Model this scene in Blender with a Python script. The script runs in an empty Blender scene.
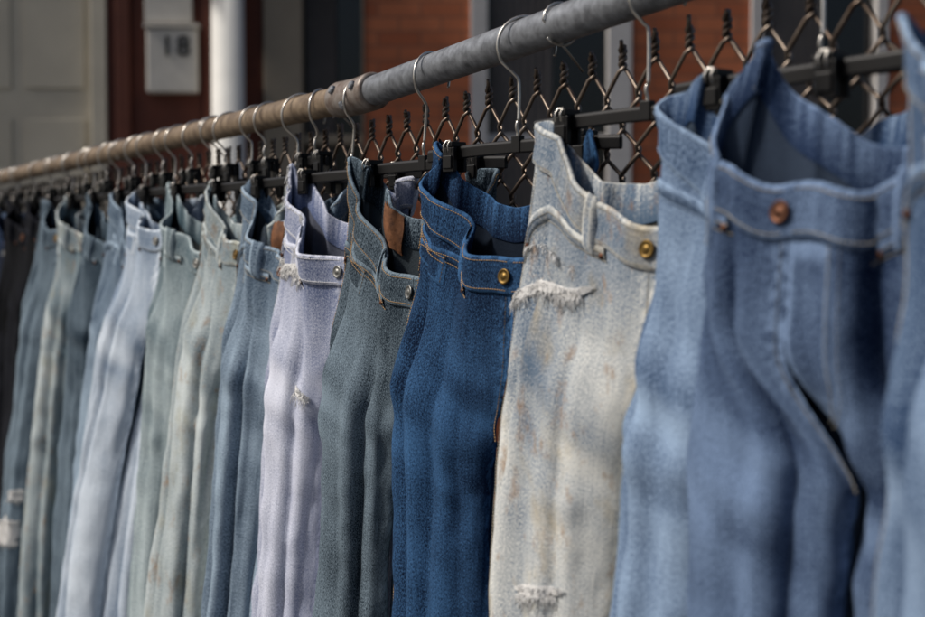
import bpy, math, random
import numpy as np
from mathutils import Vector, Matrix
random.seed(7)
pi = math.pi
C = bpy.context.scene.collection
R = math.radians
# ------------------------------------------------------------------ helpers
def lerp(a, b, k): return a + (b - a) * k
def sm(x):
    x = np.clip(x, 0, 1); return x * x * (3 - 2 * x)

class MB:
    def __init__(s): s.v = []; s.f = []; s.n = 0; s.uv = []; s.fd = []
    def add(s, P, F, uv=None, fd=None):
        P = np.asarray(P, float).reshape(-1, 3); k = s.n
        s.v.append(P); s.f.extend([tuple(int(i) + k for i in q) for q in F]); s.n += len(P)
        s.uv.append(np.zeros((len(P), 2)) if uv is None else np.asarray(uv).reshape(-1, 2))
        s.fd.append(np.full(len(P), .5) if fd is None else np.asarray(fd).reshape(-1))
    def grid(s, P, flip=False, cj=False, uv=None, fd=None):
        ni, nj = P.shape[:2]
        I, J = np.meshgrid(np.arange(ni - 1), np.arange(nj if cj else nj - 1), indexing='ij')
        I = I.ravel(); J = J.ravel(); J2 = (J + 1) % nj
        q = np.stack([I * nj + J, (I + 1) * nj + J, (I + 1) * nj + J2, I * nj + J2], 1)
        if flip: q = q[:, ::-1]
        s.add(P, q.tolist(), uv, fd)
    def box(s, x0, x1, y0, y1, z0, z1):
        P = [(x, y, z) for x in (x0, x1) for y in (y0, y1) for z in (z0, z1)]
        s.add(P, [(0, 1, 3, 2), (4, 6, 7, 5), (0, 4, 5, 1), (2, 3, 7, 6), (0, 2, 6, 4), (1, 5, 7, 3)])
    def tube(s, path, r, n=8, cap=True):
        path = [Vector(p) for p in path]; m = len(path)
        rr = r if hasattr(r, '__len__') else [r] * m
        rings = []; up = None
        for i, p in enumerate(path):
            d = (path[min(i + 1, m - 1)] - path[max(i - 1, 0)]).normalized()
            if up is None:
                up = Vector((0, 0, 1)) if abs(d.z) < .9 else Vector((1, 0, 0))
            a = (up - d * up.dot(d))
            if a.length < 1e-6: a = d.orthogonal()
            a.normalize(); b = d.cross(a); up = a
            rings.append([tuple(p + (a * math.cos(2 * pi * k / n) + b * math.sin(2 * pi * k / n)) * rr[i]) for k in range(n)])
        P = np.array(rings); k0 = s.n
        s.grid(P, cj=True, flip=True)
        if cap:
            s.f.append(tuple(k0 + k for k in range(n))[::-1]); s.f.append(tuple(k0 + (m - 1) * n + k for k in range(n)))
    def lathe(s, prof, M, n=24):
        P = np.array([[tuple(M @ Vector((r * math.cos(2 * pi * k / n), r * math.sin(2 * pi * k / n), z))) for k in range(n)] for r, z in prof])
        k0 = s.n; s.grid(P, cj=True, flip=True)
        s.f.append(tuple(k0 + (len(prof) - 1) * n + k for k in range(n)))
    def build(s, name, mat, parent=None, smooth=False, bevel=0, attr=False):
        V = np.concatenate(s.v); me = bpy.data.meshes.new(name)
        me.from_pydata(V.tolist(), [], s.f); 
        if attr:
            a = me.attributes.new('fade', 'FLOAT', 'POINT'); a.data.foreach_set('value', np.concatenate(s.fd).astype(np.float32))
            U = np.concatenate(s.uv); li = np.empty(len(me.loops), np.int32); me.loops.foreach_get('vertex_index', li)
            ul = me.uv_layers.new(name='UVMap'); ul.data.foreach_set('uv', U[li].astype(np.float32).ravel())
        if smooth: me.polygons.foreach_set('use_smooth', [True] * len(me.polygons))
        me.materials.append(mat); me.update()
        o = bpy.data.objects.new(name, me); C.objects.link(o)
        if parent: o.parent = parent
        if bevel:
            b = o.modifiers.new('b', 'BEVEL'); b.width = bevel; b.segments = 2; b.limit_method = 'ANGLE'
        return o
def empty(name, loc=(0, 0, 0), rz=0, label=None, cat=None, group=None):
    o = bpy.data.objects.new(name, None); C.objects.link(o); o.location = loc; o.rotation_euler = (0, 0, rz); o.empty_display_size = .05
    if label: o['label'] = label; o['category'] = cat
    if group: o['group'] = group
    return o
def structure(o): o['kind'] = 'structure'; return o
# ------------------------------------------------------------------ materials
def srgb(c): return tuple((x / 255 / 12.92 if x / 255 < .04045 else ((x / 255 + .055) / 1.055) ** 2.4) for x in c) + (1,)
class NT:
    def __init__(s, name):
        m = bpy.data.materials.new(name); m.use_nodes = True; s.m = m; s.t = m.node_tree; s.b = s.t.nodes['Principled BSDF']
        s.b.inputs['Specular IOR Level'].default_value = .3
    def n(s, typ, **k):
        x = s.t.nodes.new(typ)
        for a, v in k.items(): setattr(x, a, v)
        return x
    def l(s, a, b): s.t.links.new(a, b)
    def math(s, op, a, b=None, clamp=False):
        x = s.n('ShaderNodeMath', operation=op, use_clamp=clamp)
        for i, v in enumerate((a, b)):
            if v is None: continue
            if isinstance(v, (int, float)): x.inputs[i].default_value = v
            else: s.l(v, x.inputs[i])
        return x.outputs[0]
    def mix(s, f, a, b, blend='MIX'):
        x = s.n('ShaderNodeMix', data_type='RGBA', blend_type=blend)
        for i, v in ((0, f), (6, a), (7, b)):
            if isinstance(v, (int, float)): x.inputs[i].default_value = v
            elif isinstance(v, tuple): x.inputs[i].default_value = v
            else: s.l(v, x.inputs[i])
        return x.outputs[2]
    def noise(s, vec, scale=1, detail=4, rough=.55, mp=None, rot=0):
        if mp:
            m = s.n('ShaderNodeMapping'); m.inputs['Scale'].default_value = mp; m.inputs['Rotation'].default_value = (0, 0, rot); s.l(vec, m.inputs[0]); vec = m.outputs[0]
        x = s.n('ShaderNodeTexNoise'); x.inputs['Scale'].default_value = scale; x.inputs['Detail'].default_value = detail; x.inputs['Roughness'].default_value = rough
        s.l(vec, x.inputs['Vector']); return x.outputs['Fac']
    def bump(s, h, st, dist):
        b = s.n('ShaderNodeBump'); b.inputs['Strength'].default_value = st; b.inputs['Distance'].default_value = dist; s.l(h, b.inputs['Height']); s.l(b.outputs[0], s.b.inputs['Normal'])
def plain(name, col, rough=.6, metal=0, var=.25, scale=20, bump=.2, dist=.002, col2=None):
    t = NT(name); tc = t.n('ShaderNodeTexCoord').outputs['Object']
    nz = t.noise(tc, scale, 6, .65)
    c = srgb(col); c2 = srgb(col2) if col2 else tuple(x * (1 - var) for x in c[:3]) + (1,)
    k = t.math('MULTIPLY_ADD', nz, 2.2); k.node.inputs[2].default_value = -.6; k.node.use_clamp = True
    t.l(t.mix(k, c2, c), t.b.inputs['Base Color']); t.b.inputs['Roughness'].default_value = rough; t.b.inputs['Metallic'].default_value = metal
    if bump: t.bump(nz, bump, dist)
    return t.m
def denim(name, dark, light, inner=(120, 128, 135), stain=None, contrast=1.0):
    t = NT(name)
    uv = t.n('ShaderNodeTexCoord').outputs['UV']; at = t.n('ShaderNodeAttribute', attribute_name='fade').outputs['Fac']
    big = t.noise(uv, 7, 4, .55); mid = t.noise(uv, 1, 5, .65, (46, 14, 1)); streak = t.noise(uv, 1, 4, .75, (480, 14, 1))
    slub = t.noise(uv, 1, 2, .6, (820, 300, 1)); twill = t.noise(uv, 1, 2, .6, (1100, 360, 1), .8)
    f = at
    for nz, k in ((big, .9), (mid, .4), (streak, .9), (slub, 1.8), (twill, 1.8)):
        f = t.math('ADD', f, t.math('MULTIPLY', t.math('SUBTRACT', nz, .5), k * contrast))
    f = t.math('ADD', f, 0.0, True)
    col = t.mix(f, srgb(dark), srgb(light))
    if stain:
        s1 = t.noise(uv, 1, 5, .65, (14, 8, 1)); k = t.math('MULTIPLY', t.math('SUBTRACT', s1, .52, True), 4, True)
        col = t.mix(t.math('MULTIPLY', k, .75), col, t.mix(f, tuple(x * .55 for x in srgb(stain)[:3]) + (1,), srgb(stain)))
        s2 = t.noise(uv, 1, 4, .65, (36, 18, 1)); k2 = t.math('MULTIPLY', t.math('SUBTRACT', s2, .565, True), 6, True)
        col = t.mix(t.math('MULTIPLY', k2, .7), col, srgb((144, 106, 60)))
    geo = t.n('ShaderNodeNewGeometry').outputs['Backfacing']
    col = t.mix(geo, col, t.mix(slub, srgb(tuple(int(x * .4) for x in inner)), srgb(tuple(int(x * .75) for x in inner))))  # inside cloth colour dimmed, painting in the shade within the open waist
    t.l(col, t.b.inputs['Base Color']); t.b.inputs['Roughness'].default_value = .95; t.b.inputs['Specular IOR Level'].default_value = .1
    h = t.math('ADD', t.math('MULTIPLY', slub, .4), t.math('ADD', t.math('MULTIPLY', mid, .9), t.math('MULTIPLY', twill, .4)))
    t.bump(h, .6, .0018)
    return t.m
M = dict(
    steel=plain('hook_steel', (215, 210, 202), .3, .9, .4, 60, .1),
    black=plain('black_plastic', (11, 11, 13), .42, 0, .4, 40, .1, .0005),
    wire=plain('fence_wire', (136, 126, 116), .42, .75, .5, 30, .2, .001, (70, 52, 40)),
    galv=plain('galvanised_steel', (150, 154, 160), .5, .45, .3, 55, .35, .001, (78, 80, 84)),
    rusty=plain('weathered_steel', (150, 132, 110), .6, .25, .3, 38, .4, .001, (72, 56, 44)),
    sleeve=plain('sleeve_steel', (160, 154, 148), .5, .45, .3, 45, .5, .002, (86, 62, 46)),
    leather=plain('leather', (134, 88, 56), .75, 0, .3, 90, .5, .002, (70, 42, 26)),
    brass=plain('brass', (138, 112, 62), .45, .85, .3, 200, .3, .0005, (70, 52, 30)),
    copper=plain('copper', (112, 76, 58), .5, .8, .3, 200, .3, .0005, (50, 32, 24)),
    pewter=plain('pewter', (170, 170, 166), .4, .85, .3, 200, .3, .0005, (76, 76, 74)),
    thread_w=plain('white_thread', (225, 224, 222), .9, 0, .2, 200, 0),
    thread_p=plain('pale_thread', (164, 158, 144), .9, 0, .2, 200, 0),
    thread_o=plain('tan_thread', (170, 138, 98), .9, 0, .2, 200, 0),
    thread_b=plain('blue_thread', (140, 162, 188), .9, 0, .2, 200, 0),
    white=plain('white_paint', (222, 220, 214), .6, 0, .15, 6, .1), cream=plain('cream_paint', (200, 192, 174), .6, 0, .2, 5, .1),
    boxpaint=plain('box_paint', (204, 200, 192), .6, 0, .2, 8, .1),
    greydoor=plain('grey_door_paint', (200, 192, 174), .6, 0, .2, 3, .1), darkwood=plain('red_brown_wood', (98, 52, 38), .6, 0, .35, 5, .2),
    trim=plain('grey_trim', (212, 208, 204), .6, 0, .2, 6, .1), beige=plain('beige_trim', (160, 146, 126), .7, 0, .2, 5, .1),
    curtain=plain('curtain_cloth', (128, 122, 118), .9, 0, .4, 3, .2), digit=plain('number_paint', (20, 18, 18), .6, 0, .1, 10, 0),
    conc=plain('concrete', (128, 125, 120), .9, 0, .25, 4, .4, .004), asph=plain('asphalt', (62, 62, 64), .95, 0, .3, 30, .6, .006),
    soil=plain('soil', (60, 52, 42), .95, 0, .4, 8, .6, .02), stone=plain('step_stone', (110, 106, 100), .9, 0, .25, 6, .3),
)
def brick():
    t = NT('brick'); tc = t.n('ShaderNodeTexCoord').outputs['Object']
    m = t.n('ShaderNodeMapping'); m.inputs['Rotation'].default_value = (pi / 2, 0, 0); t.l(tc, m.inputs[0])
    b = t.n('ShaderNodeTexBrick'); t.l(m.outputs[0], b.inputs['Vector'])
    b.inputs['Scale'].default_value = 1; b.inputs['Brick Width'].default_value = .21; b.inputs['Row Height'].default_value = .072; b.inputs['Mortar Size'].default_value = .005
    b.inputs['Color1'].default_value = srgb((216, 130, 90)); b.inputs['Color2'].default_value = srgb((190, 108, 74)); b.inputs['Mortar'].default_value = srgb((160, 108, 84))
    nz = t.noise(tc, 5, 6, .6)
    t.l(t.mix(.5, b.outputs[0], t.mix(nz, (.25, .25, .25, 1), (1, 1, 1, 1)), 'MULTIPLY'), t.b.inputs['Base Color']); t.b.inputs['Roughness'].default_value = .9
    t.bump(t.math('SUBTRACT', 1, b.outputs['Fac']), .4, .004); return t.m
M['brick'] = brick()
g = NT('window_glass'); g.b.inputs['Base Color'].default_value = srgb((24, 26, 30)); g.b.inputs['Roughness'].default_value = .08; g.b.inputs['Specular IOR Level'].default_value = .5; M['glass'] = g.m

# ------------------------------------------------------------------ camera frame
H = 1.30; TH = R(28.6); FPX = 1400.0; DC = .85
cs_, sn_ = math.cos(TH), math.sin(TH)
cam_d = bpy.data.cameras.new('camera'); cam = bpy.data.objects.new('camera', cam_d); C.objects.link(cam)
cam.location = (0, -DC, H); cam_d.sensor_width = 36; cam_d.lens = FPX / 925 * 36; cam_d.clip_start = .05; cam_d.clip_end = 500
fwd = Vector((-cs_, sn_, -math.tan(math.atan(60 / FPX))))
cam.rotation_euler = fwd.to_track_quat('-Z', 'Y').to_euler()
cam_d.dof.use_dof = True; cam_d.dof.focus_distance = 1.80; cam_d.dof.aperture_fstop = 4.0
bpy.context.scene.camera = cam
bpy.context.scene.view_settings.view_transform = 'Standard'
# ------------------------------------------------------------------ jeans
class VN:
    def __init__(s, rng, nx, ny): s.g = rng.uniform(-1, 1, (nx, ny)); s.nx = nx; s.ny = ny
    def __call__(s, x, y):
        x = np.asarray(x, float) * s.nx; y = np.asarray(y, float)
        i = np.floor(x).astype(int); j = np.floor(y).astype(int); fx = sm(x - i); fy = sm(y - j)
        g = s.g; nx, ny = s.nx, s.ny
        a = g[i % nx, j % ny]; b = g[(i + 1) % nx, j % ny]; c = g[i % nx, (j + 1) % ny]; d = g[(i + 1) % nx, (j + 1) % ny]
        return lerp(lerp(a, b, fx), lerp(c, d, fx), fy)
class Shape:
    def __init__(s, seed, W=.136, WH=.144, DF=.034, DB=.008, D=.125, DBK=.074, tilt=.014, L=1.14, RX=.074, RY=.032, lean=.08, A=.008, Ar=.021, twist=.3, sway=0., gap=.0, Cr=.275, fold=1.0, skew=.042, valley=1.0, flat=1.0, folds=None):
        for k, v in locals().items():
            if k != 's': setattr(s, k, v)
        r = np.random.RandomState(seed)
        s.n1 = {i: VN(r, 4, 9) for i in (-1, 1)}; s.n2 = {i: VN(r, 9, 17) for i in (-1, 1)}; s.n3 = {i: VN(r, 5, 64) for i in (-1, 1)}
        s.n4 = {i: VN(r, 8, 5) for i in (-1, 1)}; s.n5 = {i: VN(r, 18, 50) for i in (-1, 1)}
        s.ph = r.uniform(0, 6, 6); s.sw = {i: r.uniform(-.010, .010) for i in (-1, 1)}
        s.yoff = {-1: r.uniform(-.020, -.010), 1: r.uniform(.004, .014)}
        # long hanging folds: (side, centre, width, depth, drift, start, waist strength)
        fl = [(-1, r.uniform(.18, .28), r.uniform(.014, .022), r.uniform(.006, .022) * flat, r.uniform(-.12, .12), .10, r.uniform(.05, .3)),
              (-1, r.uniform(.34, .42), r.uniform(.018, .028), r.uniform(.014, .024) * flat, r.uniform(-.1, .1), .05, .3),
              (-1, r.uniform(.70, .80), .035, .012, 0, .0, .7), (-1, r.uniform(.86, .93), .03, .012, 0, .0, .9),
              (1, r.uniform(.07, .12), r.uniform(.03, .045), r.uniform(.034, .044) * s.valley, r.uniform(-.05, .10), .0, r.uniform(.6, 1.)),
              (1, r.uniform(.28, .38), r.uniform(.020, .030), r.uniform(.016, .028), r.uniform(-.1, .1), .0, .5),
              (1, r.uniform(.7, .85), .04, .014, 0, .0, .9)]
        s.fl = folds or fl
    def F(s, side, t, q, aux=False):
        t = np.asarray(t, float); q = np.asarray(q, float); t, q = np.broadcast_arrays(t, q)
        qq = np.clip(q, 0, None)
        b = sm((qq - .13) / (s.Cr - .13)); a = pi * t; sa = np.clip(np.sin(a), 0, 1); ca = np.cos(a)
        w = lerp(s.W, s.WH, sm(qq / .16)); df = s.DF * (1 - .15 * sm(qq / .3)); db = s.DB + .02 * sm(qq / .25)
        hx = w * sa ** .95; hy = -np.where(ca > 0, df, db) * ca
        u = np.clip((qq - s.Cr) / (s.L - s.Cr), 0, 1)
        rx = s.RX * (1 - .08 * sm(u * 2) + .06 * u); ry = s.RY * (1 + .05 * u); gp = s.gap * sm((qq - s.Cr) / .3)
        a2 = 2 * pi * t + s.twist * u * side
        fx = gp + rx - rx * np.cos(a2); fy = -ry * np.sin(a2)
        x = lerp(hx, fx, b) * side; y = lerp(hy, fy, b)
        x = x + s.skew * np.clip(ca, 0, 1) * (1 - b) + s.skew * .2 * b * (1 - .6 * sm((qq - s.Cr) / .5))
        dx = lerp(sa, -np.cos(a2), b) * side; dy = lerp(-ca, -np.sin(a2), b)
        m = lerp(np.minimum(1, sa * 2.5), 1, b); env = .3 + .7 * sm((qq - .03) / .3)
        wob = .02 * np.sin(qq * 4 + s.ph[0])
        v1 = s.n1[side](t + wob, qq * 1.3 + 1); v2 = s.n2[side](t - wob, qq * 2.6 + 1)
        d1 = s.A * (2.4 * np.abs(v1) - .9) * env; d2 = s.A * .5 * (2 * np.abs(v2) - .6) * env
        crz = np.exp(-((qq - s.Cr) / .09) ** 2) + .6 * np.exp(-((qq - .62) / .13) ** 2) + .25
        v3 = s.n3[side](t * 1.0 + qq * 1.2, qq * 22); v5 = s.n5[side](t, qq * 30)
        d3 = .0050 * v3 * crz * sm((qq - .05) / .08); d5 = .0015 * v5
        rip = s.Ar * (s.n4[side](t, 1.3 + qq * 1.5)) * np.exp(-qq / .12) * 1.6
        d6 = 0 * t
        for (sd_, tc, wd, dp, dr, q0, wk) in s.fl:
            if sd_ != side: continue
            dt = t - tc - dr * (qq - .1) - .010 * np.sin(qq * 5 + tc * 40); dt = np.where(b > .5, (dt + .5) % 1 - .5, dt)
            wd_ = wd * (1 + .6 * qq)
            e = wk + (1 - wk) * sm((qq - q0) / .12)
            if tc < .13: e = e * (1 - .5 * sm((qq - .18) / .15))
            d6 = d6 - dp * s.fold * e * (np.exp(-np.abs(dt / wd_) ** 1.1) - .35 * np.exp(-((dt + 1.9 * wd_) / (wd_ * 1.3)) ** 2) - .3 * np.exp(-((dt - 1.9 * wd_) / (wd_ * 1.3)) ** 2))
        seam = .0018 * np.exp(-((t - .5) / .012) ** 2)
        disp = (d1 + d2 + d3 + d5 + rip + d6) * m + seam
        x = x + dx * disp; y = y + dy * disp
        x = x + s.sway * sm(qq / 1.0) + s.sw[side] * sm((qq - .3) / .7) * 1.0
        y = y - s.lean * qq + s.yoff[side] * b
        c3 = np.abs(ca) ** 2.6
        zt = np.where(ca > 0, -s.D * np.abs(ca) ** 1.18, -s.DBK * c3) - s.tilt * (x / s.W * .5 + .5) + .016 * s.n4[side](t * 1.0, 3.2) * m
        z = -q + zt * (1 - sm(qq / .6))
        P = np.stack([x, y, z], -1)
        if aux: return P, (d1 + d2 + d6 * .5) / s.A, b
        return P
    def N(s, side, t, q):
        e = .004
        n = -side * np.cross(s.F(side, t + e, q) - s.F(side, t - e, q), s.F(side, t, q + e) - s.F(side, t, q - e))
        return n / (np.linalg.norm(n, axis=-1, keepdims=True) + 1e-12)
    def P(s, side, t, q, off=0): return s.F(side, t, q) + s.N(side, np.clip(t, .004, .996), q) * np.asarray(off)[..., None]
def dashes(mb, S, side, T, Q, off=.0015, step=.0036, r=.0006):
    """rows of short raised stitches following a line drawn on the cloth"""
    T = np.asarray(T, float); Q = np.broadcast_to(Q, T.shape)
    P = S.P(side, T, Q, np.full(len(T), off)); N = S.N(side, np.clip(T, .004, .996), Q)
    d = np.concatenate([[0], np.cumsum(np.linalg.norm(np.diff(P, axis=0), axis=1))])
    n = int(d[-1] / step)
    if n < 1: return
    a = np.arange(n) * step
    A = np.stack([np.interp(a, d, P[:, k]) for k in range(3)], 1); B = np.stack([np.interp(a + step * .68, d, P[:, k]) for k in range(3)], 1)
    NN = np.stack([np.interp(a, d, N[:, k]) for k in range(3)], 1); T_ = B - A; T_ /= np.linalg.norm(T_, axis=1, keepdims=True) + 1e-9
    Bn = np.cross(T_, NN)
    V = np.stack([A + Bn * r, A - Bn * r, A + NN * r * 1.5, B + Bn * r, B - Bn * r, B + NN * r * 1.5], 1)
    F = []
    for i in range(n):
        k = i * 6; F += [(k, k + 2, k + 5, k + 3), (k + 2, k + 1, k + 4, k + 5), (k, k + 1, k + 2), (k + 3, k + 5, k + 4)]
    mb.add(V, F)
def patch(mb, S, side, t0, t1, q0, q1, off, n=8, fd=.5, edge=.25):
    """cloth piece laid on the jeans, turned down at its edges"""
    T, Q = np.meshgrid(np.linspace(t0, t1, n + 4), np.linspace(q0, q1, n + 4), indexing='ij')
    i = np.arange(n + 4); e = np.minimum(i, i[::-1]); k = np.minimum(e[:, None], e[None, :])
    O = np.where(k == 0, -.001, off + 0 * k)
    P = S.P(side, T, Q, O)
    fdm = fd + edge * (k <= 1)
    mb.grid(P, flip=(side > 0) ^ (t1 < t0), uv=np.stack([T * .45 + 3, Q], -1), fd=fdm)
def fringe(mb, S, side, T, Q, n, ln, rng):
    for k in range(n):
        u = rng.uniform(0, len(T) - 1); i = int(u); t0 = T[i]; q0 = Q[i] + rng.uniform(-.001, .002)
        p = Vector(S.P(side, np.array([t0]), np.array([q0]), np.array([.003]))[0]); nn = Vector(S.N(side, np.array([t0]), np.array([q0]))[0])
        l = ln * rng.uniform(.3, 1.2); j = Vector(rng.uniform(-1, 1, 3)) * l * .5
        mb.tube([p - nn * .002, p + nn * .0025 + j * .4 + Vector((0, 0, -l * .2)), p + nn * .002 + j + Vector((0, 0, -l * .8))], .0005, 4)
def make_jeans(seed, loc, rz, label, mat, thread, buttonmat, nt=96, ns=200, detail=True, fade=(.35, .3), patchcol=None, patch_at=(-1, .86, .94), coin=True, tears=(), frays=(), loops=(.20, .64), wb_fade=.32, flystitch=True, waistdark=.22, **kw):
    S = Shape(seed, **kw); rng = np.random.RandomState(seed + 99)
    root = empty('jeans', loc, rz, label, 'jeans', 'jeans hanging along the fence rail')
    mb = MB()
    for side in (-1, 1):
        q = np.linspace(.012, S.L, ns); t = np.linspace(0, 1, nt)
        T, Q = np.meshgrid(t, q, indexing='ij'); P, d, b = S.F(side, T, Q, True)
        fr = np.exp(-((T - .25) / .13) ** 2) * np.exp(-((Q - .48) / .28) ** 2)
        fr2 = np.exp(-((T - .75) / .15) ** 2) * np.exp(-((Q - .3) / .3) ** 2)
        sm_ = np.exp(-((T - .5) / .02) ** 2) + .9 * np.exp(-(T / .03) ** 2) + .8 * np.exp(-((1 - T) / .025) ** 2)
        wh = S.n3[side](T * 1.2 + Q * 1.5, Q * 26) * np.exp(-((Q - S.Cr) / .1) ** 2)
        hem = np.exp(-((S.L - Q) / .012) ** 2)
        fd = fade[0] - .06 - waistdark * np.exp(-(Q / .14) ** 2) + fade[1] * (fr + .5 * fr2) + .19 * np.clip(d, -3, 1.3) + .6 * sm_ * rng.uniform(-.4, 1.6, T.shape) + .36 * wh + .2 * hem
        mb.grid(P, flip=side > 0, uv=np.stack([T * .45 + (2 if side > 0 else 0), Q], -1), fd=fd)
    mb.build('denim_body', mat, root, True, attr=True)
    mb = MB(); nc = 120 if detail else 56
    prof = [(.0425, .0004), (.0415, .0036), (.038, .0042), (.021, .0028), (.004, .0042), (.000, .0036), (-.0018, .001), (0, -.0016), (.04, -.0016)]
    pf = [1.2, 1.2, .0, -.2, .1, 1.3, 1.5, .9, .1]
    for side in (-1, 1):
        t = np.linspace(0.0, 1.0, nc); cols = []
        for (qq, off) in prof: cols.append(S.P(side, t, np.full(nc, qq), np.full(nc, off)))
        P = np.stack(cols, 1)
        fdm = wb_fade + .5 * np.array(pf)[None, :] * rng.uniform(.3, 1.5, (nc, 1))
        fdm[:, 7:] -= .45
        mb.grid(P, flip=side < 0, uv=np.stack(np.broadcast_arrays(t[:, None] * .45 + side, np.array([p[0] for p in prof])[None, :] + .3), -1), fd=fdm)
    wb = mb.build('waistband', mat, root, True, attr=True)
    for side in (-1, 1):
        for tl in loops:
            mb = MB(); hw = .0175; T = np.linspace(tl - hw, tl + hw, 7); Q = np.linspace(-.006, .055, 12)
            TT, QQ = np.meshgrid(T, Q, indexing='ij'); arch = np.sin(np.linspace(0, pi, 12)) ** .4
            k = np.array([0, 1, 1, .85, 1, 1, 0])
            O = .0035 + .0065 * arch[None, :] * (.4 + .6 * k[:, None]); O = np.where(k[:, None] == 0, .003, O)
            P = S.P(side, TT, QQ, O)
            mb.grid(P, flip=side > 0, uv=np.stack([TT * .45 + 5, QQ], -1), fd=wb_fade + .6 * np.array([.3, 1, 0, -.3, 0, 1, .3])[:, None] + 0 * QQ)
            mb.build('belt_loop', mat, wb, True, attr=True)
    p = S.P(-1, np.array([.012]), np.array([.021]), np.array([.005]))[0]; n = S.N(-1, np.array([.02]), np.array([.021]))[0]
    Mx = Matrix.Translation(Vector(p)) @ Vector(n).to_track_quat('Z', 'Y').to_matrix().to_4x4()
    mb = MB(); mb.lathe([(.003, -.004), (.0035, 0), (.0082, .0002), (.0092, .0014), (.0088, .0026), (.0074, .0030), (.0066, .0022), (.0035, .0022), (.0028, .0029), (.0008, .0031)], Mx, 24)
    mb.build('button', buttonmat, wb, True)
    mb = MB()
    patch(mb, S, 1, .002, .085, .042, .20, .0018, 10, wb_fade, .5); mb.build('fly', mat, root, True, attr=True)
    st = MB()
    for side in (-1, 1):
        th = np.linspace(0, pi / 2, 30); PT = .15 + .335 * np.sin(th); PQ = .045 + .095 * (1 - np.cos(th))
        mb = MB()
        cols = []
        for (dq, off, dt) in ((-.003, .0004, .003), (-.0027, .0026, .003), (0, .0034, 0), (.004, .0026, -.003), (.0085, .0020, -.008), (.009, .0003, -.009)):
            cols.append(S.P(side, PT + dt, PQ + dq * 1.0, np.full(30, off)))
        Pm = np.stack(cols, 1)
        mb.grid(Pm, flip=side > 0, uv=np.stack(np.broadcast_arrays(PT[:, None] * .45 + 7, PQ[:, None] + np.linspace(0, .013, 6)[None, :]), -1), fd=(wb_fade + .5 * np.array([-1.4, .9, .8, -.1, -.1, .3]))[None, :] * rng.uniform(.5, 1.4, (30, 1)))
        mb.build('pocket_edge', mat, root, True, attr=True)
        if detail:
            dashes(st, S, side, PT - .003, PQ + .0035, .0032); dashes(st, S, side, PT - .012, PQ + .0105, .0012)
        for (tt, q0) in ((.158, .052), (.465, .128)):
            p = S.P(side, np.array([tt]), np.array([q0]), np.array([.003]))[0]; n = S.N(side, np.array([tt]), np.array([q0]))[0]
            Mx = Matrix.Translation(Vector(p)) @ Vector(n).to_track_quat('Z', 'Y').to_matrix().to_4x4()
            mb = MB(); mb.lathe([(.0032, -.002), (.0032, .0004), (.0026, .001), (.0010, .0006), (.0006, .0012)], Mx, 12); mb.build('rivet', M['copper'], root, True)
    if coin:
        mb = MB(); patch(mb, S, -1, .28, .42, .056, .098, .0026, 8, wb_fade - .1, .7); mb.build('coin_pocket', mat, root, True, attr=True)
    if detail:
        for side in (-1, 1):
            tt = np.linspace(.01, .99, 120)
            for qq in (.004, .038): dashes(st, S, side, tt, qq, .0042)
            qv = np.linspace(.05, S.L - .02, 150)
            dashes(st, S, side, np.full(150, .482), qv, .0008)
            dashes(st, S, side, tt, S.L - .012, .0006)
        dashes(st, S, -1, np.full(60, .012), np.linspace(.046, .27, 60), .0012)
        if flystitch:
            for dt in (0, .018):
                th = np.linspace(0, pi / 2, 20)
                Tj = np.concatenate([np.full(30, .080 + dt), (.080 + dt) * np.cos(th)]); Qj = np.concatenate([np.linspace(.045, .165 + dt * .3, 30), .165 + dt * .3 + .045 * np.sin(th)])
                dashes(st, S, 1, Tj, Qj, .0026)
        if coin:
            for o_ in (.006, .012):
                dashes(st, S, -1, np.linspace(.29, .41, 20), .056 + o_, .0034)
            dashes(st, S, -1, np.full(20, .288), np.linspace(.059, .096, 20), .0034); dashes(st, S, -1, np.full(20, .412), np.linspace(.059, .096, 20), .0034)
        st.build('stitching', thread, root)
    if patchcol:
        ps, pa, pb_ = patch_at
        mb = MB(); T, Q = np.meshgrid(np.linspace(pa, pb_, 12), np.linspace(.001, .056, 12), indexing='ij')
        T = T + .006 * np.sin(Q * 90); curl = .004 * np.sin(np.linspace(0, pi, 12))[None, :] * rng.uniform(.5, 1.2)
        P = S.P(ps, T, Q, -.0048 - curl + 0 * T); P2 = S.P(ps, T, Q, -.0024 - curl + 0 * T)
        mb.grid(P, flip=ps < 0); mb.grid(P2, flip=ps > 0); mb.build('leather_patch', patchcol, root, True)
    for (side, ta, tb, qa, qb, n, ln) in frays:
        mb = MB(); fringe(mb, S, side, np.linspace(ta, tb, 60), np.linspace(qa, qb, 60), n, ln, rng)
        mb.build('frayed_edge', M['thread_w'], root, True)
    for (side, tc, qc, rt, rq, hangs, sl) in tears:
        mb = MB(); na, nr = 64, 7
        ang = np.linspace(0, 2 * pi, na, endpoint=False); jag = 1 + .45 * rng.uniform(-1, 1, na)
        rr = np.linspace(.03, 1, nr)
        T = tc + rt * rr[None, :] * (np.cos(ang) * (.9 + .1 * jag))[:, None]; Q = qc + rq * rr[None, :] * (np.sin(ang) * jag)[:, None] + sl * (T - tc)
        O = np.where(rr > .95, .0022, .0016)[None, :] + rng.uniform(0, .0006, T.shape)
        P = S.P(side, T, Q, O); P = np.concatenate([P, P[:1]], 0); mb.grid(P, flip=side < 0)
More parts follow.
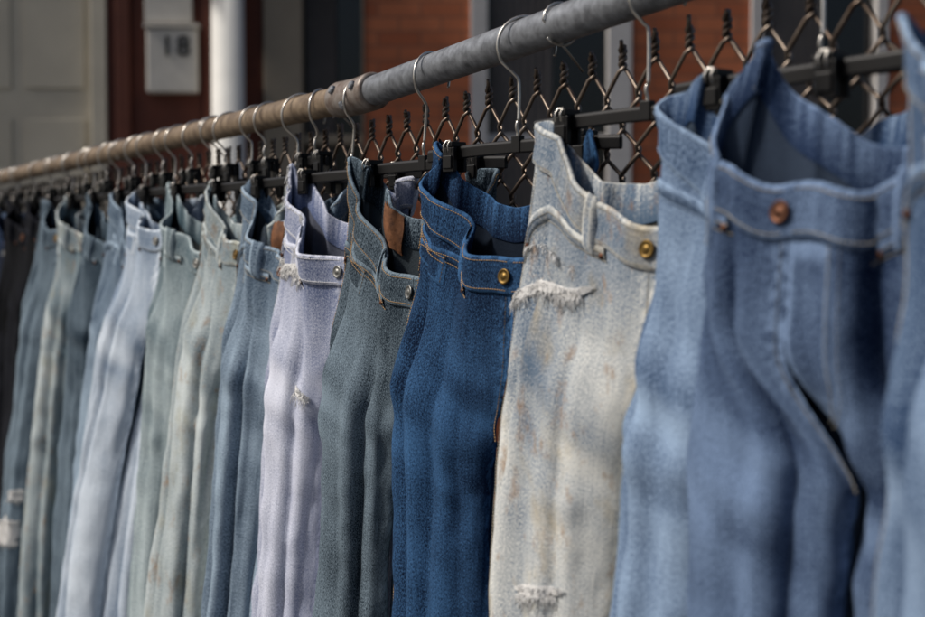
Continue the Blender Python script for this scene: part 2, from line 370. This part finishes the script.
        for k in range(int(hangs)):
            q0 = qc + rq * rng.uniform(-.9, .9); hw = math.sqrt(max(0, 1 - ((q0 - qc) / rq) ** 2)) * rt * rng.uniform(.9, 1.3)
            tt = np.linspace(tc - hw, tc + hw, 9); Pq = S.P(side, tt, q0 + rng.uniform(-.002, .002, 9) + sl * (tt - tc), .0026 + .0012 * np.sin(np.linspace(0, pi, 9)))
            mb.tube([tuple(x) for x in Pq], .0005, 4)
        ft = np.linspace(tc - rt, tc + rt, 40); fw = sl * (ft - tc)
        fringe(mb, S, side, ft, qc + rq * .8 + fw, int(hangs * 1.8), .014, rng)
        fringe(mb, S, side, ft, qc - rq * .8 + fw, int(hangs * 1.0), .008, rng)
        mb.build('frayed_tear', M['thread_w'], root, True)
    return root, S

# ------------------------------------------------------------------ hangers
RAIL_R = .0212
JX = -1.87
def rail_z(x): return H + (.222 + (.052 * (x - JX) if x > JX else .001 * (JX - x)))
HY = -.012
def make_hanger(xc, zb, rz, label, half=.11, R_=.026, barx=.05, group='black clip hangers hooked over the rail', hookturn=22):
    r = empty('clip_hanger', (xc, HY, zb), rz, label, 'hanger', group)
    mb = MB()
    n = 20; xs = np.linspace(-half - barx, half + barx, n)
    y0, y1, z0, z1 = -.003, .003, -.0075, .0075
    sec = [(y0, z0), (y0 - .0, z1 * .6), (y0 + .002, z1), (y1 - .002, z1), (y1, z1 * .6), (y1, z0), (0, z0 - .001)]
    P = np.array([[(x, a, b + .003 * (1 - (x / half) ** 2) * .6) for a, b in sec] for x in xs]); mb.grid(P, cj=True, flip=True)
    k = len(sec); mb.f.append(tuple(range(k))[::-1]); mb.f.append(tuple((n - 1) * k + i for i in range(k)))
    mb.box(-.007, .007, -.0045, .0045, -.006, .014)
    bar = mb.build('bar', M['black'], r, bevel=.001)
    pz = rail_z(xc) - zb; top = pz + RAIL_R + .0018; cz = top - R_
    wy = -HY; low = cz - R_ * 1.25
    pts = [(0, 0, .012, 0)]
    for k in range(5): pts.append((0, -.0015 * math.sin(k), .018 + k * .004, 0))
    pts += [(0, -.006, low, .7), (0, -.014, cz - R_ * .95, 1)]
    for k in range(0, 17):
        a = R(180 + 35 - k * 14.5); pts.append((0, R_ * math.cos(a), cz + R_ * math.sin(a), 1))
    hk = MB(); a = -rz + R(random.uniform(-hookturn, hookturn))
    pts = [(p[0] * math.cos(a) - p[1] * math.sin(a) + p[3] * wy * math.sin(rz), p[0] * math.sin(a) + p[1] * math.cos(a) + p[3] * wy * math.cos(rz), p[2]) for p in pts]
    V = [Vector(p) for p in pts]; out = []
    for i in range(len(V) - 1):
        p0, p1, p2, p3 = V[max(i - 1, 0)], V[i], V[i + 1], V[min(i + 2, len(V) - 1)]
        for u in (0, .33, .66):
            out.append(.5 * ((2 * p1) + (p2 - p0) * u + (2 * p0 - 5 * p1 + 4 * p2 - p3) * u * u + (3 * p1 - p0 - 3 * p2 + p3) * u ** 3))
    hk.tube(out + [V[-1]], .0019, 8); hk.build('hook', M['steel'], r, True)
    for sx in (-1, 1):
        x = sx * half; c = MB()
        c.box(x - .0105, x + .0105, -.0125, -.0065, -.024, .006); c.box(x - .0105, x + .0105, .0045, .0095, -.024, .006)
        c.box(x - .0085, x + .0085, -.0135, .0100, .0062, .0130)
        c.box(x - .008, x + .008, -.0148, -.0127, -.020, -.004)
        cl = c.build('clip', M['black'], r, bevel=.0015)
        s = MB(); s.tube([(x - .004, -.0152, .0), (x - .004, -.0165, .008), (x - .004, -.012, .014), (x + .004, -.012, .014), (x + .004, -.0165, .008), (x + .004, -.0152, .0)], .0009, 6); s.build('clip_spring', M['steel'], cl, True)
    return r

D = {
 'mid': denim('faded_mid_blue_denim', (20, 36, 64), (122, 144, 176), (80, 98, 124)),
 'sky': denim('soft_blue_denim', (36, 58, 90), (150, 172, 198), (100, 120, 145)),
 'cream': denim('bleached_dirty_denim', (78, 98, 120), (216, 216, 210), (120, 120, 116), (178, 160, 122), .9),
 'deep': denim('deep_blue_denim', (6, 20, 42), (62, 100, 142), (36, 50, 70)),
 'teal': denim('grey_teal_denim', (14, 26, 36), (122, 138, 150), (84, 96, 106)),
 'lav': denim('pale_lavender_denim', (86, 98, 130), (214, 217, 230), (140, 146, 166), None, .8),
 'blu': denim('washed_slate_blue_denim', (40, 58, 78), (156, 174, 190), (80, 90, 100)),
 'grn': denim('greenish_grey_denim', (60, 80, 90), (180, 192, 194), (80, 88, 92)),
 'ash': denim('ash_grey_blue_denim', (80, 98, 108), (200, 208, 208), (100, 106, 108), (160, 156, 132), .9),
 'ice': denim('icy_pale_denim', (84, 106, 132), (216, 225, 234), (120, 130, 140), None, .8),
 'slate': denim('slate_denim', (30, 44, 56), (122, 138, 150), (70, 80, 88)),
 'black': denim('black_denim', (6, 7, 9), (32, 34, 42), (18, 18, 22), None, .8),
 'navy': denim('navy_denim', (8, 14, 28), (50, 66, 92), (30, 36, 50)),
}
P_, O_, W_, B_ = 'thread_p', 'thread_o', 'thread_w', 'thread_b'
near_folds = [(-1, .14, .030, .016, .02, .02, .2), (-1, .8, .035, .014, 0, 0, .8),
              (1, .15, .028, .026, .03, .0, .6), (1, .27, .022, .022, .05, .0, .6), (1, .40, .03, .022, 0, 0, .5), (1, .8, .04, .014, 0, 0, .8)]
# left clip x, bar height above camera, forward offset, half clip spacing, denim, label, what the hanger is said to hold, options
specs = [
 (-.655, .150, -.080, .12, 'sky', 'blue jeans nearest the camera, only a strip showing at the right edge of the photo', 'above the jeans cut off at the right edge', dict(seed=3, thread=P_, btn='copper', D=.08)),
 (-.868, .147, -.042, .112, 'mid', 'blurred mid blue jeans with dark copper button and fly, second from the right', 'above the copper-button jeans', dict(seed=12, thread=P_, btn='copper', D=.105, DF=.042, W=.142, WH=.150, RX=.074, RY=.036, skew=-.070, fade=(.42, .3), DBK=.075, Ar=.018, lean=.10, folds=near_folds)),
 (-1.014, .149, -.002, .112, 'sky', 'broad soft blue jeans between the cream pair and the copper-button pair', 'holding the broad soft blue jeans', dict(seed=5, thread=B_, btn='brass', fade=(.52, .3), D=.10, coin=False, W=.146, WH=.156, RX=.081, RY=.042, lean=.115, skew=.01, flat=.5, waistdark=.05)),
 (-1.262, .134, 0, .112, 'cream', 'bleached cream jeans with rusty stains, brass button and torn pocket', 'holding the bleached cream jeans', dict(seed=8, thread=P_, btn='brass', fade=(.58, .2), D=.115, skew=.055, W=.138, WH=.150, RX=.078, Ar=.013, coin=False, waistdark=.35, wb_fade=.25, tears=((-1, .36, .150, .15, .006, 90, .32), (-1, .24, .48, .07, .006, 44, .1)), frays=((-1, .25, .47, .085, .13, 40, .010),))),
 (-1.515, .117, 0, .112, 'deep', 'deep saturated blue jeans, the darkest blue pair in the middle', 'holding the deep blue jeans', dict(seed=21, thread=O_, btn='brass', fade=(.36, .25), D=.13, W=.140, WH=.158, RX=.088, sway=.045)),
 (-1.755, .108, 0, .112, 'teal', 'sharp grey teal jeans with pewter button and tan leather patch inside', 'holding the grey teal jeans', dict(seed=34, thread=O_, btn='pewter', fade=(.44, .26), D=.145, patch='leather')),
 (-1.985, .106, 0, .112, 'lav', 'pale lavender jeans with white frayed holes at the pocket', 'holding the pale lavender jeans', dict(seed=45, thread=W_, btn='pewter', fade=(.58, .2), D=.12, waistdark=.4, tears=((-1, .33, .10, .12, .008, 60, .25), (1, .3, .2, .06, .02, 40, 0), (-1, .16, .26, .03, .006, 14, 0)), frays=((-1, .17, .47, .06, .13, 140, .014), (1, .1, .4, 0, 0, 50, .010), (-1, .1, .5, 0, 0, 90, .009)))),
 (-2.20, .107, 0, .112, 'blu', 'washed slate blue jeans with tan patch, just left of the lavender pair', 'holding the washed slate blue jeans', dict(seed=52, thread=P_, btn='copper', patch='leather', fade=(.46, .25), sway=-.03)),
 (-2.41, .108, 0, .112, 'ash', 'ash grey jeans with a dirty cast, second pair left of the lavender pair', 'holding the ash grey jeans', dict(seed=63, thread=P_, btn='brass', fade=(.50, .3), D=.10, sway=-.06)),
 (-2.63, .112, 0, .112, 'grn', 'green-tinged faded jeans between the ash grey and the icy pale pairs', 'holding the green-tinged jeans', dict(seed=66, thread=P_, btn='pewter', fade=(.46, .3), D=.12, flat=.6)),
 (-2.85, .115, -.01, .112, 'ice', 'icy pale blue jeans, the lightest pair in the left half', 'holding the icy pale jeans', dict(seed=71, thread=B_, btn='pewter', fade=(.56, .25), sway=-.14, D=.08, flat=.7, RX=.080)),
 (-3.06, .117, 0, .112, 'blu', 'worn blue jeans just left of the lightest pair', 'holding the worn blue jeans', dict(seed=83, thread=B_, btn='brass', fade=(.42, .25), sway=-.03)),
 (-3.28, .119, 0, .112, 'slate', 'darker slate grey jeans hanging right of the small ash pair', 'holding the slate grey jeans', dict(seed=91, thread=P_, btn='brass', fade=(.25, .3), sway=.04)),
 (-3.50, .121, 0, .112, 'ash', 'small blurred ash jeans with a mid-thigh fade, between slate and torn-leg pairs', 'holding the small ash jeans', dict(seed=97, thread=P_, btn='pewter', fade=(.3, .3), D=.09, sway=-.05)),
 (-3.72, .124, -.01, .112, 'slate', 'small blurred grey jeans with a frayed tear low on the leg', 'holding the jeans with a torn leg', dict(seed=102, thread=P_, btn='brass', fade=(.6, .3), D=.08, sway=-.05, tears=((-1, .27, .86, .13, .034, 140, .05), (-1, .18, .76, .06, .012, 50, .05)))),
 (-3.93, .128, 0, .112, 'black', 'black jeans with a copper button near the left edge', 'holding the black jeans', dict(seed=113, thread=O_, btn='copper', fade=(.25, .2), D=.08, W=.15, RX=.085)),
 (-4.18, .130, 0, .112, 'black', 'second black pair of jeans, just left of the copper-button black pair', 'holding the second black jeans', dict(seed=124, thread=O_, btn='copper', fade=(.3, .2), D=.08)),
 (-4.44, .131, 0, .112, 'navy', 'dark navy jeans, second from the far left end', 'holding the dark navy jeans', dict(seed=128, thread=O_, btn='pewter', fade=(.3, .2))),
 (-4.70, .132, 0, .112, 'sky', 'pale blue blurred jeans at the far left end of the row', 'at the far left end of the row', dict(seed=135, thread=B_, btn='brass', fade=(.5, .2), D=.08)),
]
for i, (cx, hz, yo, half, dk, label, hl, o) in enumerate(specs):
    o = dict(o); xc = cx + half; rz = R(12 + random.uniform(-2, 2))
    th = M[o.pop('thread')]; bm = M[o.pop('btn')]; pc = o.pop('patch', None); pc = M[pc] if pc else None; seed = o.pop('seed')
    far = i > 8
    make_jeans(seed, (xc, -.022 + yo, H + hz + .010), rz, label, D[dk], th, bm, nt=60 if far else 110, ns=120 if far else 210, detail=not far, patchcol=pc, **o)
    make_hanger(xc, H + hz, rz, 'black clip hanger ' + hl, half, random.uniform(.029, .036), .052)
for k in range(13):
    x = -2.02 - .205 * k
    make_hanger(x + random.uniform(-.02, .02), H + .135 + .0015 * k, R(random.uniform(-6, 6)), 'small empty clip hanger squeezed in between the pairs on the far half of the rail', .032, random.uniform(.028, .034), .012, 'empty small hangers on the far rail', 40)
# ------------------------------------------------------------------ chain link fence
fence = empty('chain_link_fence', (0, 0, 0), 0, 'galvanised chain link fence with twisted wire top behind the jeans', 'fence')
X0, X1 = -6.0, 1.2
def railpipe(x0, x1, mat):
    mb = MB(); n = 40
    mb.tube([(x, 0, rail_z(x)) for x in np.linspace(x0, x1, n)], RAIL_R, 32); return mb.build('top_rail', mat, fence, True)
a = railpipe(X0, JX - .0, M['rusty']); b = railpipe(JX + .002, X1, M['galv'])
b['label'] = 'bright galvanised near length of top rail'; a['label'] = 'rusty brown far length of top rail'
mb = MB()
mb.tube([(x, 0, rail_z(x)) for x in (JX - .072, JX - .070, JX - .066, JX - .04, JX, JX + .046, JX + .050, JX + .052)], [RAIL_R + .001, RAIL_R + .0055, RAIL_R + .0062, RAIL_R + .0055, RAIL_R + .0052, RAIL_R + .006, RAIL_R + .005, RAIL_R + .001], 32)
slv = mb.build('rail_sleeve', M['sleeve'], fence, True)
for dx, aa in ((-.045, 205), (.028, 200), (-.01, 150)):
    p = Vector((JX + dx, 0, rail_z(JX + dx))); d = Vector((0, -abs(math.cos(R(aa))), -math.sin(R(aa))))
    Mx = Matrix.Translation(p + d * (RAIL_R + .0045)) @ d.to_track_quat('Z', 'Y').to_matrix().to_4x4()
    mb = MB(); mb.lathe([(.007, 0), (.007, .004), (.0055, .0055), (.001, .006)], Mx, 6); mb.build('bolt', M['galv'], slv)
mb = MB(); DD = .058; WR = .0025
k0 = int(X0 / (DD / 2)); k1 = int(X1 / (DD / 2))
for k in range(k0, k1):
    xa = k * DD / 2; xb = xa + DD / 2
    ztop = rail_z(xa) - RAIL_R - .038
    nrow = int((ztop - .04) / (DD / 2)); pts = []
    par = k % 2; yb = .026
    for j in range(nrow):
        z = ztop - j * DD / 2 - .008 * (j > 0)
        right = (j + par) % 2 == 0
        x = xb if right else xa; s = 1 if right else -1
        x += s * .0018
        pts += [(x - s * .004, yb + .004 * s, z + .006), (x, yb, z), (x - s * .004, yb - .004 * s, z - .006)]
    x, s = (xb, 1) if par == 0 else (xa, -1)
    e = []; n_ = 9
    for i in range(n_ + 1):
        u = i / n_; ph = (0 if s > 0 else pi) + 2.6 * pi * u
        e.append((x + .0030 * math.cos(ph), yb + .0030 * math.sin(ph), ztop + .020 * u))
    ph = (0 if s > 0 else pi) + 2.6 * pi; jx = random.uniform(.9, 1.7)
    e += [(x + .009 * math.cos(ph) * jx, yb + .004 * math.sin(ph), ztop + .024), (x + .015 * math.cos(ph) * jx, yb + .006 * math.sin(ph), ztop + .026 + random.uniform(-.006, .005))]
    pts = e[::-1] + [(x - s * .003, yb - .003 * s, ztop - .004)] + pts[3:]
    mb.tube(pts, WR, 6)
mb.build('wire_mesh', M['wire'], fence, True)
for x in (-5.9, .3):
    mb = MB(); mb.tube([(x, .055, 0), (x, .055, rail_z(x) - .0)], .03, 24); mb.build('post', M['galv'], fence, True)
for k in range(9):
    x = -5.6 + k * .61; z = rail_z(x); mb = MB()
    mb.tube([(x, RAIL_R * 1.12 * math.cos(q), z + RAIL_R * 1.12 * math.sin(q)) for q in np.linspace(-2.4, 3.0, 16)] + [(x, .03, z - RAIL_R - .03)], .0016, 6)
    mb.build('tie_wire', M['steel'], fence, True)
# ------------------------------------------------------------------ houses behind
ZF = 7.0; PXM = ZF / FPX
def X(px): return (px - 462) * PXM
fr = Vector((0, -DC, 0)) + Vector((-cs_, sn_, 0)) * ZF
ang = math.atan2(cs_, sn_)
HT = 6.0
def hempty(name, label, cat): return empty(name, tuple(fr), ang, label, cat)
def bx(name, mat, par, *boxes, bevel=.004):
    mb = MB()
    for q in boxes: mb.box(*q)
    return mb.build(name, mat, par, bevel=bevel)
gh = hempty('grey_house', 'grey painted house front with panelled door at the far left', 'house')
bx('wall', M['cream'], gh, (X(-60), X(108), .0, .3, 2.95, HT), (X(92) + .001, X(108), .0, .3, 0, 2.95), (X(-90), X(-60), 0, .3, 0, HT))
dr = bx('door', M['greydoor'], gh, (X(-60), X(92), .06, .10, .15, 2.95))
pb = MB()
for (a0, a1) in ((-52, 10), (24, 84)):
    for (z0, z1) in ((.35, 1.05), (1.2, 1.95), (2.1, 2.8)): pb.box(X(a0), X(a1), .050, .0595, z0, z1)
pb.build('door_panel', M['greydoor'], dr, bevel=.008)
bx('step', M['stone'], gh, (X(-90), X(104), -.35, -.002, 0, .15))
bh = hempty('brick_house', 'red brick house front with dark windows and pale trim', 'house')
wins = [(303, 362, .75, 2.95), (487, 606, .75, 2.95), (760, 872, .75, 2.95)]
B = [(X(362), X(470), 0, .3, 0, HT), (X(630), X(748), 0, .3, 0, HT), (X(884), X(1300), 0, .3, 0, HT)]
for (a0, a1, z0, z1) in ((263, 362, .75, 2.95), (470, 630, .75, 2.95), (748, 884, .75, 2.95)):
    B += [(X(a0), X(a1), 0, .3, 0, z0), (X(a0), X(a1), 0, .3, z1, HT)]
bx('wall', M['brick'], bh, *B, bevel=0)
for (a0, a1, z0, z1), fm, (l, r_) in zip(wins, ('beige', 'trim', 'trim'), ((38, 2), (17, 24), (12, 12))):
    w = bx('window', M[fm], bh, (X(a0 - l), X(a0), -.02, .12, z0, z1), (X(a1), X(a1 + r_), -.02, .12, z0, z1), (X(a0 - l) - .03, X(a1 + r_) + .03, -.06, .1, z0 - .08, z0 - .001), (X(a0), X(a1), .02, .10, 1.82, 1.87))
    bx('pane', M['glass'], w, (X(a0), X(a1), .085, .095, z0, z1), bevel=0)
    mb = MB(); n = 60; xs = np.linspace(X(a0) + .02, X(a0) + (X(a1) - X(a0)) * .55, n)
    mb.grid(np.array([[(x, .055 + .012 * math.sin(i * .9), z) for z in (z0 + .02, z1)] for i, x in enumerate(xs)])); mb.build('curtain', M['curtain'], w, True)
col = hempty('porch_column', 'white painted column between brown doorway panel and beige window', 'column')
mb = MB(); xc = X(233); r0 = .085
mb.tube([(xc, -.12, z) for z in (0, .12, .13, .2, .21, 2.9)], [.12, .12, .1, .1, r0, r0 * .92], 32); mb.build('shaft', M['white'], col, True)
bx('capital', M['white'], col, (xc - .13, xc + .13, -.25, .0, 2.901, 3.02)); bx('beam', M['white'], col, (X(110), X(262), -.25, -.002, 3.021, 3.25))
pn = hempty('doorway_panel', 'dark red brown wooden entrance panel behind the white house number box', 'door')
bx('panel', M['darkwood'], pn, (X(108) + .001, X(263) - .001, .02, .2, 0, HT))
bx('stile', M['darkwood'], pn, (X(118), X(132), -.01, .018, 0, 2.95), (X(205), X(214), -.01, .018, 0, 2.95))
def Zp(y): return H + (248 - y) * PXM
nb = hempty('number_box', 'white house number box reading 18 on the dark entrance panel', 'house number box')
bx('box', M['boxpaint'], nb, (X(150), X(200), -.05, .018, Zp(94), Zp(31)), bevel=.01)
bx('lid', M['boxpaint'], nb, (X(148), X(202), -.065, .018, Zp(30.5), Zp(27)), bevel=.004)
cu = bpy.data.curves.new('number', 'FONT'); cu.body = '18'; cu.size = .14; cu.extrude = .003; cu.align_x = 'CENTER'; cu.offset = .001; cu.space_character = 1.15
to = bpy.data.objects.new('t', cu); C.objects.link(to); bpy.context.view_layer.update()
me = bpy.data.meshes.new_from_object(to.evaluated_get(bpy.context.evaluated_depsgraph_get())); bpy.data.objects.remove(to)
nm = bpy.data.objects.new('number', me); C.objects.link(nm); me.materials.clear(); me.materials.append(M['digit']); nm.parent = nb; nm.rotation_euler = (pi / 2, 0, 0); nm.location = (X(179), -.056, Zp(58))
pl = hempty('notice_plate', 'blank cream plate fixed above the white number box', 'plate')
bx('plate', M['boxpaint'], pl, (X(147), X(194), -.012, .018, Zp(24), Zp(-12)), bevel=.004)
# ------------------------------------------------------------------ ground
def slab(name, mat, x0, x1, y0, y1, z0, z1): mb = MB(); mb.box(x0, x1, y0, y1, z0, z1); return structure(mb.build(name, mat))
mb = MB(); mb.grid(np.array([[(x, y, -.13) for y in (-80, 80)] for x in (-80, 80)])); structure(mb.build('road', M['asph']))
slab('sidewalk', M['conc'], -40, 40, -2.6, .12, -.125, 0)
slab('kerb', M['stone'], -40, 40, -2.76, -2.602, -.125, .002)
slab('yard', M['soil'], -40, 40, .122, 40, -.125, -.01)
# ------------------------------------------------------------------ light
w = bpy.data.worlds.new('World'); bpy.context.scene.world = w; w.use_nodes = True; nt = w.node_tree
sky = nt.nodes.new('ShaderNodeTexSky'); sky.sky_type = 'NISHITA'; sky.sun_disc = False
sd = Vector((-.36, -.80, .88)).normalized()
sky.sun_elevation = math.asin(sd.z); sky.sun_rotation = math.atan2(sd.x, sd.y); sky.air_density = 1.0; sky.dust_density = 4
nt.links.new(sky.outputs[0], nt.nodes['Background'].inputs[0]); nt.nodes['Background'].inputs[1].default_value = .078
sl = bpy.data.lights.new('sun', 'SUN'); sl.energy = 3.3; sl.angle = R(5); sl.color = (1, .95, .88)
so = bpy.data.objects.new('sun', sl); C.objects.link(so); so.rotation_euler = sd.to_track_quat('Z', 'Y').to_euler()
